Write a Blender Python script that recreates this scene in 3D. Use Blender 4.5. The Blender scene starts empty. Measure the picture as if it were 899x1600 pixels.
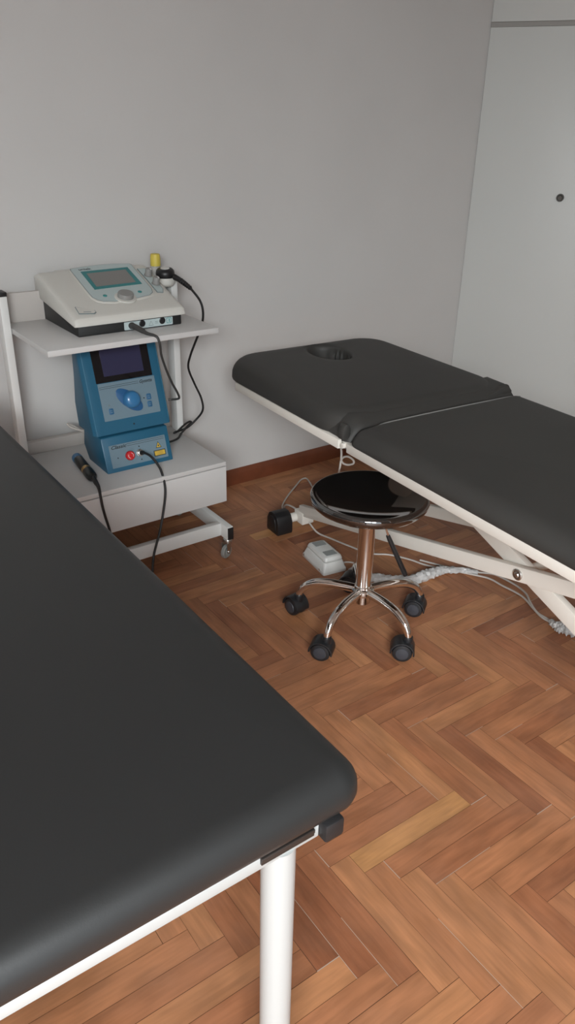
import bpy, bmesh, math, random
from mathutils import Vector, Matrix, noise
random.seed(7)
PI = math.pi
scene = bpy.context.scene
COL = scene.collection
def R(d): return math.radians(d)

# ------------------------------------------------------------------ materials
def mat(name, col, rough=0.5, metal=0.0, spec=0.5, bump=0.0, bscale=300.0, var=0.0, vscale=3.0, coat=0.0, alpha=1.0, trans=0.0):
    m = bpy.data.materials.new(name); m.use_nodes = True
    nt = m.node_tree; b = nt.nodes['Principled BSDF']
    b.inputs['Base Color'].default_value = (*col, 1)
    b.inputs['Roughness'].default_value = rough
    b.inputs['Metallic'].default_value = metal
    b.inputs['Specular IOR Level'].default_value = spec
    b.inputs['Coat Weight'].default_value = coat
    b.inputs['Alpha'].default_value = alpha
    b.inputs['Transmission Weight'].default_value = trans
    tc = nt.nodes.new('ShaderNodeTexCoord')
    if var > 0:
        n = nt.nodes.new('ShaderNodeTexNoise'); n.inputs['Scale'].default_value = vscale; n.inputs['Detail'].default_value = 5
        nt.links.new(tc.outputs['Object'], n.inputs['Vector'])
        r = nt.nodes.new('ShaderNodeMapRange')
        r.inputs['From Min'].default_value = 0.3; r.inputs['From Max'].default_value = 0.7
        r.inputs['To Min'].default_value = 1 - var; r.inputs['To Max'].default_value = 1 + var
        nt.links.new(n.outputs['Fac'], r.inputs['Value'])
        mx = nt.nodes.new('ShaderNodeVectorMath'); mx.operation = 'SCALE'
        mx.inputs[0].default_value = col
        nt.links.new(r.outputs['Result'], mx.inputs['Scale'])
        nt.links.new(mx.outputs['Vector'], b.inputs['Base Color'])
    if bump > 0:
        n2 = nt.nodes.new('ShaderNodeTexNoise'); n2.inputs['Scale'].default_value = bscale; n2.inputs['Detail'].default_value = 3
        nt.links.new(tc.outputs['Object'], n2.inputs['Vector'])
        bp = nt.nodes.new('ShaderNodeBump'); bp.inputs['Strength'].default_value = bump; bp.inputs['Distance'].default_value = 0.001
        nt.links.new(n2.outputs['Fac'], bp.inputs['Height'])
        nt.links.new(bp.outputs['Normal'], b.inputs['Normal'])
    return m

M = dict(
    wall=mat('wall_paint', (.595, .59, .575), .75, bump=.15, bscale=60, var=.03, vscale=1.6),
    ceil=mat('ceiling_paint', (.7, .69, .67), .8),
    pale_board=mat('pale_board', (.68, .68, .66), .5),
    board=mat('dark_board', (.03, .03, .03), .6),
    beige_rear=mat('beige_rear_parts', (.46, .43, .40), .5),  # beige, darker than the trolley's white panels
    wardrobe=mat('white_laminate_wardrobe', (.585, .60, .58), .45, var=.015, vscale=1.2),
    grey_profile=mat('grey_profile', (.30, .29, .27), .6),
    base_wood=mat('baseboard_wood', (.155, .046, .020), .42, var=.22, vscale=9),
    vinyl_near=mat('charcoal_vinyl_smooth', (.0225, .0235, .0235), .43, spec=.45, bump=.10, bscale=420),
    vinyl_far=mat('charcoal_vinyl', (.040, .039, .036), .58, spec=.45, bump=.12, bscale=260, var=.06, vscale=5),
    white_metal=mat('white_powder_coat', (.72, .73, .71), .35),
    white_tube=mat('white_tube_paint', (.47, .485, .475), .38),
    cream_metal=mat('cream_powder_coat', (.76, .73, .665), .4),
    cream_plastic=mat('ivory_collar', (.76, .73, .66), .4),
    white_lam=mat('white_laminate', (.60, .60, .59), .42, var=.012, vscale=4),
    black_plastic=mat('black_plastic', (.012, .012, .013), .42),
    black_caster=mat('black_nylon', (.014, .015, .017), .38, bump=.1, bscale=500),
    caster_cap=mat('caster_disc', (.040, .043, .052), .45),
    black_gloss=mat('black_glossy_seat', (.006, .006, .006), .05, spec=1.0, coat=1.0),
    chrome=mat('chrome', (.85, .83, .80), .06, metal=1),
    zinc=mat('zinc_plate', (.62, .62, .60), .28, metal=1),
    grey_rubber=mat('grey_rubber_wheel', (.26, .27, .255), .4),
    dark_slot=mat('dark_bracket', (.030, .024, .021), .5),
    grey_cap=mat('grey_end_cap', (.016, .016, .017), .5),
    shell=mat('instrument_ivory', (.62, .615, .57), .38),
    base_black=mat('instrument_black', (.012, .013, .013), .5),
    panel=mat('pale_blue_panel', (.46, .55, .55), .4),
    panel_line=mat('panel_outline', (.16, .21, .22), .5),
    teal=mat('teal_bezel', (.012, .19, .20), .4),
    lcd=mat('grey_lcd', (.20, .195, .185), .35),
    knob_grey=mat('knob_grey', (.25, .25, .24), .4),
    knob_light=mat('knob_ring', (.62, .63, .60), .4),
    ink=mat('dark_print', (.02, .03, .035), .5),
    ink_teal=mat('teal_print', (.03, .25, .25), .5),
    blue=mat('instrument_blue', (.018, .112, .195), .38, bump=.06, bscale=500),
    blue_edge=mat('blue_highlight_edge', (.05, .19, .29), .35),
    panel_blue=mat('grey_blue_panel', (.155, .235, .285), .42),
    knob_blue=mat('knob_blue', (.035, .17, .36), .28, coat=.3),
    wing_blue=mat('knob_recess_blue', (.02, .10, .24), .35),
    key_blue=mat('key_blue', (.03, .12, .24), .4),
    glass_black=mat('display_window', (.010, .009, .010), .12),
    screen_violet=mat('display_violet', (.034, .034, .075), .2),
    red=mat('emergency_red', (.52, .02, .025), .35),
    white_print=mat('white_print', (.75, .75, .75), .5),
    yellow=mat('warning_yellow', (.62, .43, .06), .45),
    rubber=mat('black_cable', (.012, .012, .012), .5),
    grey_cable=mat('grey_cable', (.042, .042, .040), .5),
    cord=mat('pale_cord', (.50, .47, .43), .5),
    wrap=mat('crinkled_plastic', (.52, .52, .51), .3, bump=1.0, bscale=90, var=.15, vscale=60),
    wand_black=mat('wand_black', (.013, .015, .014), .35),
    wand_blue=mat('wand_blue', (.02, .14, .30), .35),
    gold=mat('brass_ring', (.58, .38, .15), .3, metal=.8),
    pedal=mat('pedal_white', (.62, .63, .61), .4),
    pedal_grey=mat('pedal_pad', (.27, .29, .285), .6),
    yellow_cap=mat('yellow_cap', (.62, .50, .08), .45),
    piping=mat('grey_piping', (.22, .22, .21), .5),
    window_white=mat('window_frame_white', (.7, .7, .7), .4),
    key_metal=mat('lock_metal', (.14, .14, .135), .12, metal=1),
)
M['black_gloss'].node_tree.nodes['Principled BSDF'].inputs['Coat IOR'].default_value = 1.9
# clear bottle plastic
def clear_mat(name, col):
    m = bpy.data.materials.new(name); m.use_nodes = True; nt = m.node_tree; nt.nodes.clear()
    o = nt.nodes.new('ShaderNodeOutputMaterial'); t = nt.nodes.new('ShaderNodeBsdfTransparent'); g = nt.nodes.new('ShaderNodeBsdfPrincipled')
    g.inputs['Base Color'].default_value = (*col, 1); g.inputs['Roughness'].default_value = .15
    mx = nt.nodes.new('ShaderNodeMixShader'); mx.inputs[0].default_value = .4
    nt.links.new(t.outputs[0], mx.inputs[1]); nt.links.new(g.outputs[0], mx.inputs[2]); nt.links.new(mx.outputs[0], o.inputs[0])
    return m
M['clear'] = clear_mat('clear_gel_bottle', (.75, .76, .72))
M['pane'] = clear_mat('window_pane', (.9, .95, .95)); M['pane'].node_tree.nodes['Mix Shader'].inputs[0].default_value = .05

def floor_material():
    m = bpy.data.materials.new('herringbone_parquet'); m.use_nodes = True; nt = m.node_tree; b = nt.nodes['Principled BSDF']
    uv = nt.nodes.new('ShaderNodeUVMap'); uv.uv_map = 'plank'
    at = nt.nodes.new('ShaderNodeAttribute'); at.attribute_name = 'tone'
    ramp = nt.nodes.new('ShaderNodeValToRGB'); cr = ramp.color_ramp
    cr.elements[0].position = 0; cr.elements[0].color = (.190, .066, .030, 1)
    cr.elements[1].position = 1; cr.elements[1].color = (.56, .305, .100, 1)
    for p, c in ((.25, (.285, .108, .050)), (.5, (.372, .156, .072)), (.75, (.440, .202, .090))):
        e = cr.elements.new(p); e.color = (*c, 1)
    nt.links.new(at.outputs['Fac'], ramp.inputs['Fac'])
    mp = nt.nodes.new('ShaderNodeMapping'); mp.inputs['Scale'].default_value = (2.2, 26, 1)
    nt.links.new(uv.outputs['UV'], mp.inputs['Vector'])
    n = nt.nodes.new('ShaderNodeTexNoise'); n.inputs['Scale'].default_value = 4; n.inputs['Detail'].default_value = 6; n.inputs['Distortion'].default_value = .6
    nt.links.new(mp.outputs['Vector'], n.inputs['Vector'])
    r = nt.nodes.new('ShaderNodeMapRange'); r.inputs['From Min'].default_value = .3; r.inputs['From Max'].default_value = .72
    r.inputs['To Min'].default_value = .86; r.inputs['To Max'].default_value = 1.10
    nt.links.new(n.outputs['Fac'], r.inputs['Value'])
    # broad streaks inside a plank
    mp2 = nt.nodes.new('ShaderNodeMapping'); mp2.inputs['Scale'].default_value = (5, 16, 1)
    nt.links.new(uv.outputs['UV'], mp2.inputs['Vector'])
    n2 = nt.nodes.new('ShaderNodeTexNoise'); n2.inputs['Scale'].default_value = 1.3; n2.inputs['Detail'].default_value = 2
    nt.links.new(mp2.outputs['Vector'], n2.inputs['Vector'])
    r2 = nt.nodes.new('ShaderNodeMapRange'); r2.inputs['From Min'].default_value = .35; r2.inputs['From Max'].default_value = .65
    r2.inputs['To Min'].default_value = .80; r2.inputs['To Max'].default_value = 1.13
    nt.links.new(n2.outputs['Fac'], r2.inputs['Value'])
    mu = nt.nodes.new('ShaderNodeMath'); mu.operation = 'MULTIPLY'
    nt.links.new(r.outputs['Result'], mu.inputs[0]); nt.links.new(r2.outputs['Result'], mu.inputs[1])
    sc = nt.nodes.new('ShaderNodeVectorMath'); sc.operation = 'SCALE'
    nt.links.new(ramp.outputs['Color'], sc.inputs[0]); nt.links.new(mu.outputs[0], sc.inputs['Scale'])
    # dusty worn film, patchy
    tc = nt.nodes.new('ShaderNodeTexCoord')
    n3 = nt.nodes.new('ShaderNodeTexNoise'); n3.inputs['Scale'].default_value = 3.5; n3.inputs['Detail'].default_value = 6; n3.inputs['Roughness'].default_value = .65
    nt.links.new(tc.outputs['Object'], n3.inputs['Vector'])
    r3 = nt.nodes.new('ShaderNodeMapRange'); r3.inputs['From Min'].default_value = .42; r3.inputs['From Max'].default_value = .75
    r3.inputs['To Min'].default_value = .0; r3.inputs['To Max'].default_value = .30
    nt.links.new(n3.outputs['Fac'], r3.inputs['Value'])
    mix = nt.nodes.new('ShaderNodeMix'); mix.data_type = 'RGBA'
    nt.links.new(r3.outputs['Result'], mix.inputs['Factor'])
    nt.links.new(sc.outputs['Vector'], mix.inputs[6]); mix.inputs[7].default_value = (.385, .205, .128, 1)
    nt.links.new(mix.outputs[2], b.inputs['Base Color'])
    rr = nt.nodes.new('ShaderNodeMapRange'); rr.inputs['To Min'].default_value = .36; rr.inputs['To Max'].default_value = .58
    nt.links.new(n3.outputs['Fac'], rr.inputs['Value']); nt.links.new(rr.outputs['Result'], b.inputs['Roughness'])
    b.inputs['Specular IOR Level'].default_value = .4
    bp = nt.nodes.new('ShaderNodeBump'); bp.inputs['Strength'].default_value = .12; bp.inputs['Distance'].default_value = .001
    nt.links.new(n.outputs['Fac'], bp.inputs['Height']); nt.links.new(bp.outputs['Normal'], b.inputs['Normal'])
    return m
M['floor'] = floor_material()
M['joint'] = mat('plank_joint', (.075, .034, .018), .8)
M['joint_pale'] = mat('plank_joint_pale', (.42, .33, .26), .8)

# ------------------------------------------------------------------ mesh builder
class MB:
    def __init__(s): s.v = []; s.f = []; s.mi = []
    def add(s, vs, fs, mi=0):
        o = len(s.v); s.v += [tuple(v) for v in vs]
        for f in fs: s.f.append([i + o for i in f]); s.mi.append(mi)
        return s
    def box(s, x0, x1, y0, y1, z0, z1, mi=0):
        vs = [(x0,y0,z0),(x1,y0,z0),(x1,y1,z0),(x0,y1,z0),(x0,y0,z1),(x1,y0,z1),(x1,y1,z1),(x0,y1,z1)]
        return s.add(vs, [(3,2,1,0),(4,5,6,7),(0,1,5,4),(1,2,6,5),(2,3,7,6),(3,0,4,7)], mi)
    def obox(s, o, u, v, n, u0, u1, v0, v1, n0, n1, mi=0):      # box in the frame u,v,n
        vs = []
        for c in (n0, n1):
            for a, b in ((u0,v0),(u1,v0),(u1,v1),(u0,v1)): vs.append(Vector(o) + Vector(u)*a + Vector(v)*b + Vector(n)*c)
        return s.add(vs, [(3,2,1,0),(4,5,6,7),(0,1,5,4),(1,2,6,5),(2,3,7,6),(3,0,4,7)], mi)
    def prism(s, poly, frame, n0, n1, mi=0):                     # 2D polygon in the frame, extruded along n
        o, u, v, n = [Vector(k) for k in frame]; k = len(poly)
        vs = [o + u*a + v*b + n*n0 for a, b in poly] + [o + u*a + v*b + n*n1 for a, b in poly]
        fs = [tuple(range(k))[::-1], tuple(range(k, 2*k))] + [(i, (i+1) % k, k + (i+1) % k, k + i) for i in range(k)]
        return s.add(vs, fs, mi)
    def bar(s, a, b, w, h, up=(0,0,1), mi=0):                    # rectangular bar from a to b: w across, h along up
        a, b = Vector(a), Vector(b); d = (b - a).normalized(); x = d.cross(Vector(up)).normalized(); y = x.cross(d).normalized()
        vs = [p + x*(i*w/2) + y*(j*h/2) for p in (a, b) for i, j in ((-1,-1),(1,-1),(1,1),(-1,1))]
        return s.add(vs, [(3,2,1,0),(4,5,6,7),(0,1,5,4),(1,2,6,5),(2,3,7,6),(3,0,4,7)], mi)
    def rev(s, prof, o=(0,0,0), axis=(0,0,1), n=32, mi=0, cap=True, squash=None):   # lathe of (radius, height) about axis
        o = Vector(o); ax = Vector(axis).normalized(); t = Vector((1,0,0)) if abs(ax.x) < .9 else Vector((0,1,0))
        x = t.cross(ax).normalized(); y = ax.cross(x)
        vs = []
        for r, h in prof:
            for k in range(n):
                a = 2*PI*k/n; vs.append(o + ax*h + (x*math.cos(a) + y*math.sin(a))*r)
        fs = []
        for i in range(len(prof)-1):
            for k in range(n):
                fs.append((i*n+k, i*n+(k+1) % n, (i+1)*n+(k+1) % n, (i+1)*n+k))
        if cap:
            if prof[0][0] > 1e-6: fs.append(tuple(range(n))[::-1])
            if prof[-1][0] > 1e-6: fs.append(tuple(range((len(prof)-1)*n, len(prof)*n)))
        return s.add(vs, fs, mi)
    def tube(s, pts, r, n=10, mi=0, smooth=6, flat=1.0, radii=None, wr=0.0):
        P = [Vector(p) for p in pts]
        rad = radii or [r]*len(P)
        if smooth and len(P) > 2:
            Q = []; RR = []
            for i in range(len(P)-1):
                p0 = P[max(i-1,0)]; p1 = P[i]; p2 = P[i+1]; p3 = P[min(i+2,len(P)-1)]
                for k in range(smooth):
                    t = k/smooth
                    Q.append(.5*((2*p1) + (p2-p0)*t + (2*p0-5*p1+4*p2-p3)*t*t + (3*p1-p0-3*p2+p3)*t**3)); RR.append(rad[i]*(1-t)+rad[i+1]*t)
            Q.append(P[-1]); RR.append(rad[-1]); P, rad = Q, RR
        vs = []; x = None
        for i, p in enumerate(P):
            d = (P[min(i+1,len(P)-1)] - P[max(i-1,0)]).normalized()
            if x is None:
                x = d.cross(Vector((0,0,1)))
                if x.length < .05: x = d.cross(Vector((0,1,0)))
                x.normalize()
            else: x = (x - d*x.dot(d)).normalized()
            y = d.cross(x)
            for k in range(n):
                a = 2*PI*k/n; q = rad[i]
                if wr: q *= 1 + wr*(noise.noise(Vector((i*.9, k*1.1, 3.3))))
                vs.append(p + x*math.cos(a)*q + y*math.sin(a)*q*flat)
        fs = [(i*n+k, i*n+(k+1) % n, (i+1)*n+(k+1) % n, (i+1)*n+k) for i in range(len(P)-1) for k in range(n)]
        fs += [tuple(range(n))[::-1], tuple(range((len(P)-1)*n, len(P)*n))]
        return s.add(vs, fs, mi)
    def loft(s, rings, mi=0, cap0=True, cap1=True):
        n = len(rings[0]); vs = [v for r in rings for v in r]
        fs = [(i*n+k, i*n+(k+1) % n, (i+1)*n+(k+1) % n, (i+1)*n+k) for i in range(len(rings)-1) for k in range(n)]
        if cap0: fs.append(tuple(range(n))[::-1])
        if cap1: fs.append(tuple(range((len(rings)-1)*n, len(rings)*n)))
        return s.add(vs, fs, mi)

def link(name, mb, ms, parent=None, bevel=0.0, seg=2, angle=35, off=(0,0,0)):
    me = bpy.data.meshes.new(name)
    me.from_pydata([tuple(Vector(v) - Vector(off)) for v in mb.v], [], mb.f)
    ms = ms if isinstance(ms, (list, tuple)) else [ms]
    for m in ms: me.materials.append(m)
    me.polygons.foreach_set('material_index', mb.mi)
    bm = bmesh.new(); bm.from_mesh(me); bmesh.ops.recalc_face_normals(bm, faces=bm.faces[:])
    if bevel > 0:
        ed = [e for e in bm.edges if len(e.link_faces) == 2 and e.calc_face_angle(0) > R(30)]
        bmesh.ops.bevel(bm, geom=ed, offset=bevel, segments=seg, affect='EDGES', profile=.5, clamp_overlap=True)
    bm.to_mesh(me); bm.free()
    me.polygons.foreach_set('use_smooth', [True]*len(me.polygons))
    me.set_sharp_from_angle(angle=R(angle))
    o = bpy.data.objects.new(name, me); COL.objects.link(o)
    if parent: o.parent = parent
    return o
def tag(o, label=None, cat=None, group=None, kind=None):
    if label: o['label'] = label
    if cat: o['category'] = cat
    if group: o['group'] = group
    if kind: o['kind'] = kind
    return o
def thing(name, label, cat, loc=(0,0,0), rz=0.0, group=None):
    o = bpy.data.objects.new(name, None); COL.objects.link(o); o.empty_display_size = .05
    o.location = loc; o.rotation_euler = (0, 0, rz)
    return tag(o, label, cat, group)
class Part:                                                      # builds parts given in room coordinates under a thing
    def __init__(s, root): s.root = root; s.off = tuple(root.location)
    def __call__(s, name, mb, ms, parent=None, **k):
        return link(name, mb, ms, parent or s.root, off=s.off, **k)
def copy_part(o, parent, mtx=None):
    c = o.copy(); COL.objects.link(c); c.parent = parent
    if mtx is not None: c.matrix_local = mtx
    for ch in o.children: copy_part(ch, c)
    return c
def text(name, body, origin, u, v, n, size, m, parent, off, shear=0.0, width=None):
    cu = bpy.data.curves.new(name, 'FONT'); cu.body = body; cu.size = size; cu.extrude = .00015; cu.offset = .00035; cu.shear = shear
    cu.materials.append(m)
    tmp = bpy.data.objects.new(name, cu); COL.objects.link(tmp); bpy.context.view_layer.update()
    me = bpy.data.meshes.new_from_object(tmp); me.materials.clear(); me.materials.append(m)
    bpy.data.objects.remove(tmp); bpy.data.curves.remove(cu)
    o = bpy.data.objects.new(name, me); COL.objects.link(o); o.parent = parent
    u, v, n = Vector(u).normalized(), Vector(v).normalized(), Vector(n).normalized()
    mt = Matrix((u, v, n)).transposed().to_4x4(); mt.translation = Vector(origin) - Vector(off)
    if width:
        bpy.context.view_layer.update(); w = max(o.dimensions.x, 1e-5); mt = mt @ Matrix.Diagonal((width/w, 1, 1, 1))
    o.matrix_local = mt
    return o
def rrect(w, h, r, n=8, cx=0, cy=0, es=0):
    p = []
    for (sx, sy, a0) in ((1,1,0),(-1,1,90),(-1,-1,180),(1,-1,270)):
        for k in range(n+1):
            a = R(a0 + 90*k/n); p.append((cx + sx*(w/2-r) + r*math.cos(a), cy + sy*(h/2-r) + r*math.sin(a)))
    if es:
        q = []
        for i, a in enumerate(p):
            b = p[(i+1) % len(p)]; q.append(a)
            if i % (n+1) == n: q += [(a[0]+(b[0]-a[0])*k/es, a[1]+(b[1]-a[1])*k/es) for k in range(1, es)]
        return q
    return p
def circ(cx, cy, r, n=28, ry=None, rot=0.0):
    out = []
    for k in range(n):
        a = 2*PI*k/n; x = r*math.cos(a); y = (ry or r)*math.sin(a)
        out.append((cx + x*math.cos(rot) - y*math.sin(rot), cy + x*math.sin(rot) + y*math.cos(rot)))
    return out

# ------------------------------------------------------------------ room
XW0, XW1, YW0, YW1, ZC = -1.7, 4.2, -1.15, 2.795, 2.65
def floor():
    w, l = .0560, .3440; ox, oy = .852, .857; g = .00035
    bm = bmesh.new(); uvl = bm.loops.layers.uv.new('plank'); tl = bm.faces.layers.float.new('tone'); rnd = random.Random(11)
    def plank(x0, x1, y0, y1, along_x, key):
        if x1 < XW0 or x0 > XW1 or y1 < YW0 or y0 > YW1: return
        pale = rnd.random(); gg = [g*(.5 + 1.3*rnd.random()) for _ in range(4)]
        tone = min(1, max(0, rnd.gauss(.48, .16)))
        tone = min(tone, .74)
        if rnd.random() < .012: tone = .84
        tone = SPECIAL.get(key, tone); su, sv = rnd.random()*50, rnd.random()*50
        X0, X1, Y0, Y1 = max(x0+gg[0], XW0), min(x1-gg[1], XW1), max(y0+gg[2], YW0), min(y1-gg[3], YW1)
        if X1 - X0 < .002 or Y1 - Y0 < .002: return
        vs = [bm.verts.new(p) for p in ((X0,Y0,0),(X1,Y0,0),(X1,Y1,0),(X0,Y1,0))]
        f = bm.faces.new(vs); f[tl] = tone
        for lp in f.loops:
            x, y = lp.vert.co.x - x0, lp.vert.co.y - y0
            lp[uvl].uv = (su + (x if along_x else y), sv + (y if along_x else x))
        if pale < .30:                                           # worn pale filler showing in a joint end
            if along_x: q = ((x0-.0008,y0),(x0+.0010,y0),(x0+.0010,y1),(x0-.0008,y1))
            else: q = ((x0,y0-.0008),(x1,y0-.0008),(x1,y0+.0010),(x0,y0+.0010))
            if XW0 < q[0][0] < XW1-.1 and YW0 < q[0][1] < YW1-.1:
                ff = bm.faces.new([bm.verts.new((a, b, .0002)) for a, b in q]); ff.material_index = 2; ff[tl] = 0
        elif pale < .42:
            t = .2 + .6*rnd.random()
            if along_x: q = ((x0,y0-.0005),(x0+(x1-x0)*t,y0-.0005),(x0+(x1-x0)*t,y0+.0006),(x0,y0+.0006))
            else: q = ((x0-.0005,y0),(x0+.0006,y0),(x0+.0006,y0+(y1-y0)*t),(x0-.0005,y0+(y1-y0)*t))
            if XW0 < q[0][0] < XW1-.4 and YW0 < q[0][1] < YW1-.4:
                ff = bm.faces.new([bm.verts.new((a, b, .0002)) for a, b in q]); ff.material_index = 2; ff[tl] = 0
    SPECIAL = {('h', 0, 0): .84, ('h', 1, 0): .45, ('h', -1, 0): .40, ('v', 1, 0): .56}
    for m_ in range(-12, 12):
        for k in range(-70, 70):
            ax, ay = ox + k*w + m_*l, oy - k*w + m_*l
            plank(ax, ax + l, ay, ay + w, True, ('h', k, m_))
            plank(ax - w, ax, ay + w - l, ay + w, False, ('v', k, m_))
    e = .12
    b = [bm.verts.new(p) for p in ((XW0-e,YW0-e,-.0012),(XW1+e,YW0-e,-.0012),(XW1+e,YW1+e,-.0012),(XW0-e,YW1+e,-.0012))]
    b2 = [bm.verts.new((v.co.x, v.co.y, -.06)) for v in b]
    fs = [bm.faces.new(b), bm.faces.new(b2[::-1])] + [bm.faces.new((b[i], b2[i], b2[(i+1) % 4], b[(i+1) % 4])) for i in range(4)]
    for f in fs: f.material_index = 1
    me = bpy.data.meshes.new('floor'); bm.to_mesh(me); bm.free()
    for m in (M['floor'], M['joint'], M['joint_pale']): me.materials.append(m)
    o = bpy.data.objects.new('floor', me); COL.objects.link(o); tag(o, kind='structure')
floor()
T = .12
def struct(name, mb, m, **k): return tag(link(name, mb, m, **k), kind='structure')
struct('wall_back', MB().box(XW0-T, XW1+T, YW1, YW1+T, 0, ZC), M['wall'])
struct('wall_left', MB().box(XW0-T, XW0, YW0, YW1, 0, ZC), M['wall'])
struct('wall_right', MB().box(XW1, XW1+T, YW0, YW1, 0, ZC), M['wall'])
WX0, WX1, WZ0, WZ1 = -1.66, .55, .12, 2.38
mb = MB().box(XW0-T, WX0, YW0-T, YW0, 0, ZC).box(WX1, XW1+T, YW0-T, YW0, 0, ZC).box(WX0, WX1, YW0-T, YW0, 0, WZ0).box(WX0, WX1, YW0-T, YW0, WZ1, ZC)
struct('wall_front', mb, M['wall'])
struct('ceiling', MB().box(XW0-T, XW1+T, YW0-T, YW1+T, ZC, ZC+.1), M['ceil'])
bprof = [(0,0),(.016,0),(.016,.050),(.013,.060),(.008,.066),(.004,.072),(0,.073)]
mb = MB().prism(bprof, ((XW0, YW1, 0), (0,-1,0), (0,0,1), (1,0,0)), 0, 3.05-XW0)
struct('baseboard_back', mb, M['base_wood'])
mb = MB().prism(bprof, ((XW0, YW0, 0), (1,0,0), (0,0,1), (0,1,0)), 0, YW1-YW0-.02)
struct('baseboard_left', mb, M['base_wood'])
# window behind the photographer
win = tag(bpy.data.objects.new('window_1', None), kind='structure'); COL.objects.link(win); win.location = (0, YW0-.06, 0)
mb = MB()
for x in (WX0, (WX0+WX1)/2-.03, WX1-.06): mb.box(x, x+.06, -.03, .03, WZ0, WZ1)
mb.box(WX0, WX1, -.03, .03, WZ0, WZ0+.06).box(WX0, WX1, -.03, .03, WZ1-.06, WZ1)
link('window_frame', mb, M['window_white'], win)
link('window_pane', MB().box(WX0+.06, (WX0+WX1)/2-.03, -.004, .004, WZ0+.06, WZ1-.06).box((WX0+WX1)/2+.03, WX1-.06, -.004, .004, WZ0+.06, WZ1-.06), M['pane'], win)

# ------------------------------------------------------------------ wardrobe in the corner
WA = R(-57.9); WC = Vector((3.066, 2.793, 0)); wd = Vector((math.cos(WA), math.sin(WA), 0)); wn = Vector((wd.y, -wd.x, 0))   # wn points into the room
wn = -Vector((-wd.y, wd.x, 0))
wr = thing('wardrobe', 'white fitted wardrobe across the corner with a small metal door lock', 'wardrobe', (WC.x, WC.y, 0))
P = Part(wr); WL = 1.55
e1 = WC - wn*.02; e2 = WC + wd*WL - wn*.02
poly = [(e1.x+.012, e1.y-.004), (e2.x, e2.y), (XW1-.004, e2.y), (XW1-.004, YW1-.004), (e1.x+.02, YW1-.004)]
P('carcass', MB().prism(poly, ((0,0,0),(1,0,0),(0,1,0),(0,0,1)), 0, 2.645), M['wardrobe'])
F = (WC, wd, Vector((0,0,1)), wn)
door = P('door', MB().obox(*F, .004, WL*.5, .06, 1.888, -.02, 0), M['wardrobe'], bevel=.0015)
P('door', MB().obox(*F, WL*.5+.003, WL, .06, 1.888, -.02, 0), M['wardrobe'], bevel=.0015)
P('upper_door', MB().obox(*F, .004, WL*.5, 1.908, 2.63, -.02, 0), M['wardrobe'], bevel=.0015)
P('upper_door', MB().obox(*F, WL*.5+.003, WL, 1.908, 2.63, -.02, 0), M['wardrobe'], bevel=.0015)
P('plinth', MB().obox(*F, .004, WL, 0, .056, -.02, -.006), M['wardrobe'])
P('gap_profile', MB().obox(*F, .002, WL, 1.889, 1.907, -.019, -.004), M['grey_profile'])
lk = WC + wd*.416 + Vector((0,0,1.205))
P('lock', MB().rev([(.0, .0),(.0175,.0),(.0175,.010),(.015,.014),(.012,.014),(.011,.012),(.010,.022),(.008,.026),(0,.026)], lk, wn, 28), M['key_metal'], parent=door)

# ------------------------------------------------------------------ cushions
def cushion(w, d, R_, z0, z1, r, crown=.004, hole=None, NP=10, ES=10, rb=.010):
    """rounded upholstered pad centred on 0,0 (w along x, d along y); hole=(cx,cy,rx,ry)"""
    mb = MB()
    def ring(inset, z):
        if callable(R_): raise ValueError
        k = max(R_ - inset, .004)
        return [(x, y, z) for x, y in rrect(w-2*inset, d-2*inset, k, NP, es=ES)]
    rings = [ring(rb*1.0, z0), ring(rb*.5, z0+rb*.15), ring(rb*.15, z0+rb*.5), ring(0, z0+rb)]
    n = 7
    for k in range(1, n+1):
        a = PI/2*k/n
        rings.append(ring(r*(1-math.cos(a)), z1 - r + r*math.sin(a) if z1-r > z0+rb else z0+rb + (z1-z0-rb)*math.sin(a)))
    base = rings[-1]
    if hole is None:
        for t in (.25, .5, .75, .93):
            rings.append([(x*(1-t), y*(1-t), z1 + crown*math.sin(t*PI/2)) for x, y, z in base])
        mb.loft(rings)
    else:
        cx, cy, rx, ry = hole; m = len(base)
        el = []
        for x, y, z in base:
            a = math.atan2((y-cy)/ry, (x-cx)/rx); el.append((math.cos(a), math.sin(a)))
        for t in (.2, .4, .6, .8, .92):
            rings.append([(x*(1-t) + (cx+rx*1.10*e[0])*t, y*(1-t) + (cy+ry*1.10*e[1])*t, z1 + crown*math.sin(t*PI)) for (x, y, z), e in zip(base, el)])
        for s_, dz in ((1.10, 0.0), (1.04, -.0015), (1.0, -.006), (.97, -.013)):
            rings.append([(cx+rx*s_*e[0], cy+ry*s_*e[1], z1+dz) for e in el])
        for dz, am in ((-.022, .05), (-.034, .08), (-.048, .08), (-.066, .06)):
            rings.append([(cx+rx*(.95+am*math.sin(26*math.atan2(e[1], e[0])))*e[0], cy+ry*(.95+am*math.sin(26*math.atan2(e[1], e[0])))*e[1], z1+dz) for e in el])
        mb.loft(rings, cap0=False, cap1=False)
        o = len(mb.v); nn = m; last = (len(rings)-1)*nn
        mb.f += [[k, last+k, last+(k+1) % nn, (k+1) % nn] for k in range(nn)]; mb.mi += [0]*nn
    return mb
def subdiv_noise(mb, amp, sc): return mb

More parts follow.
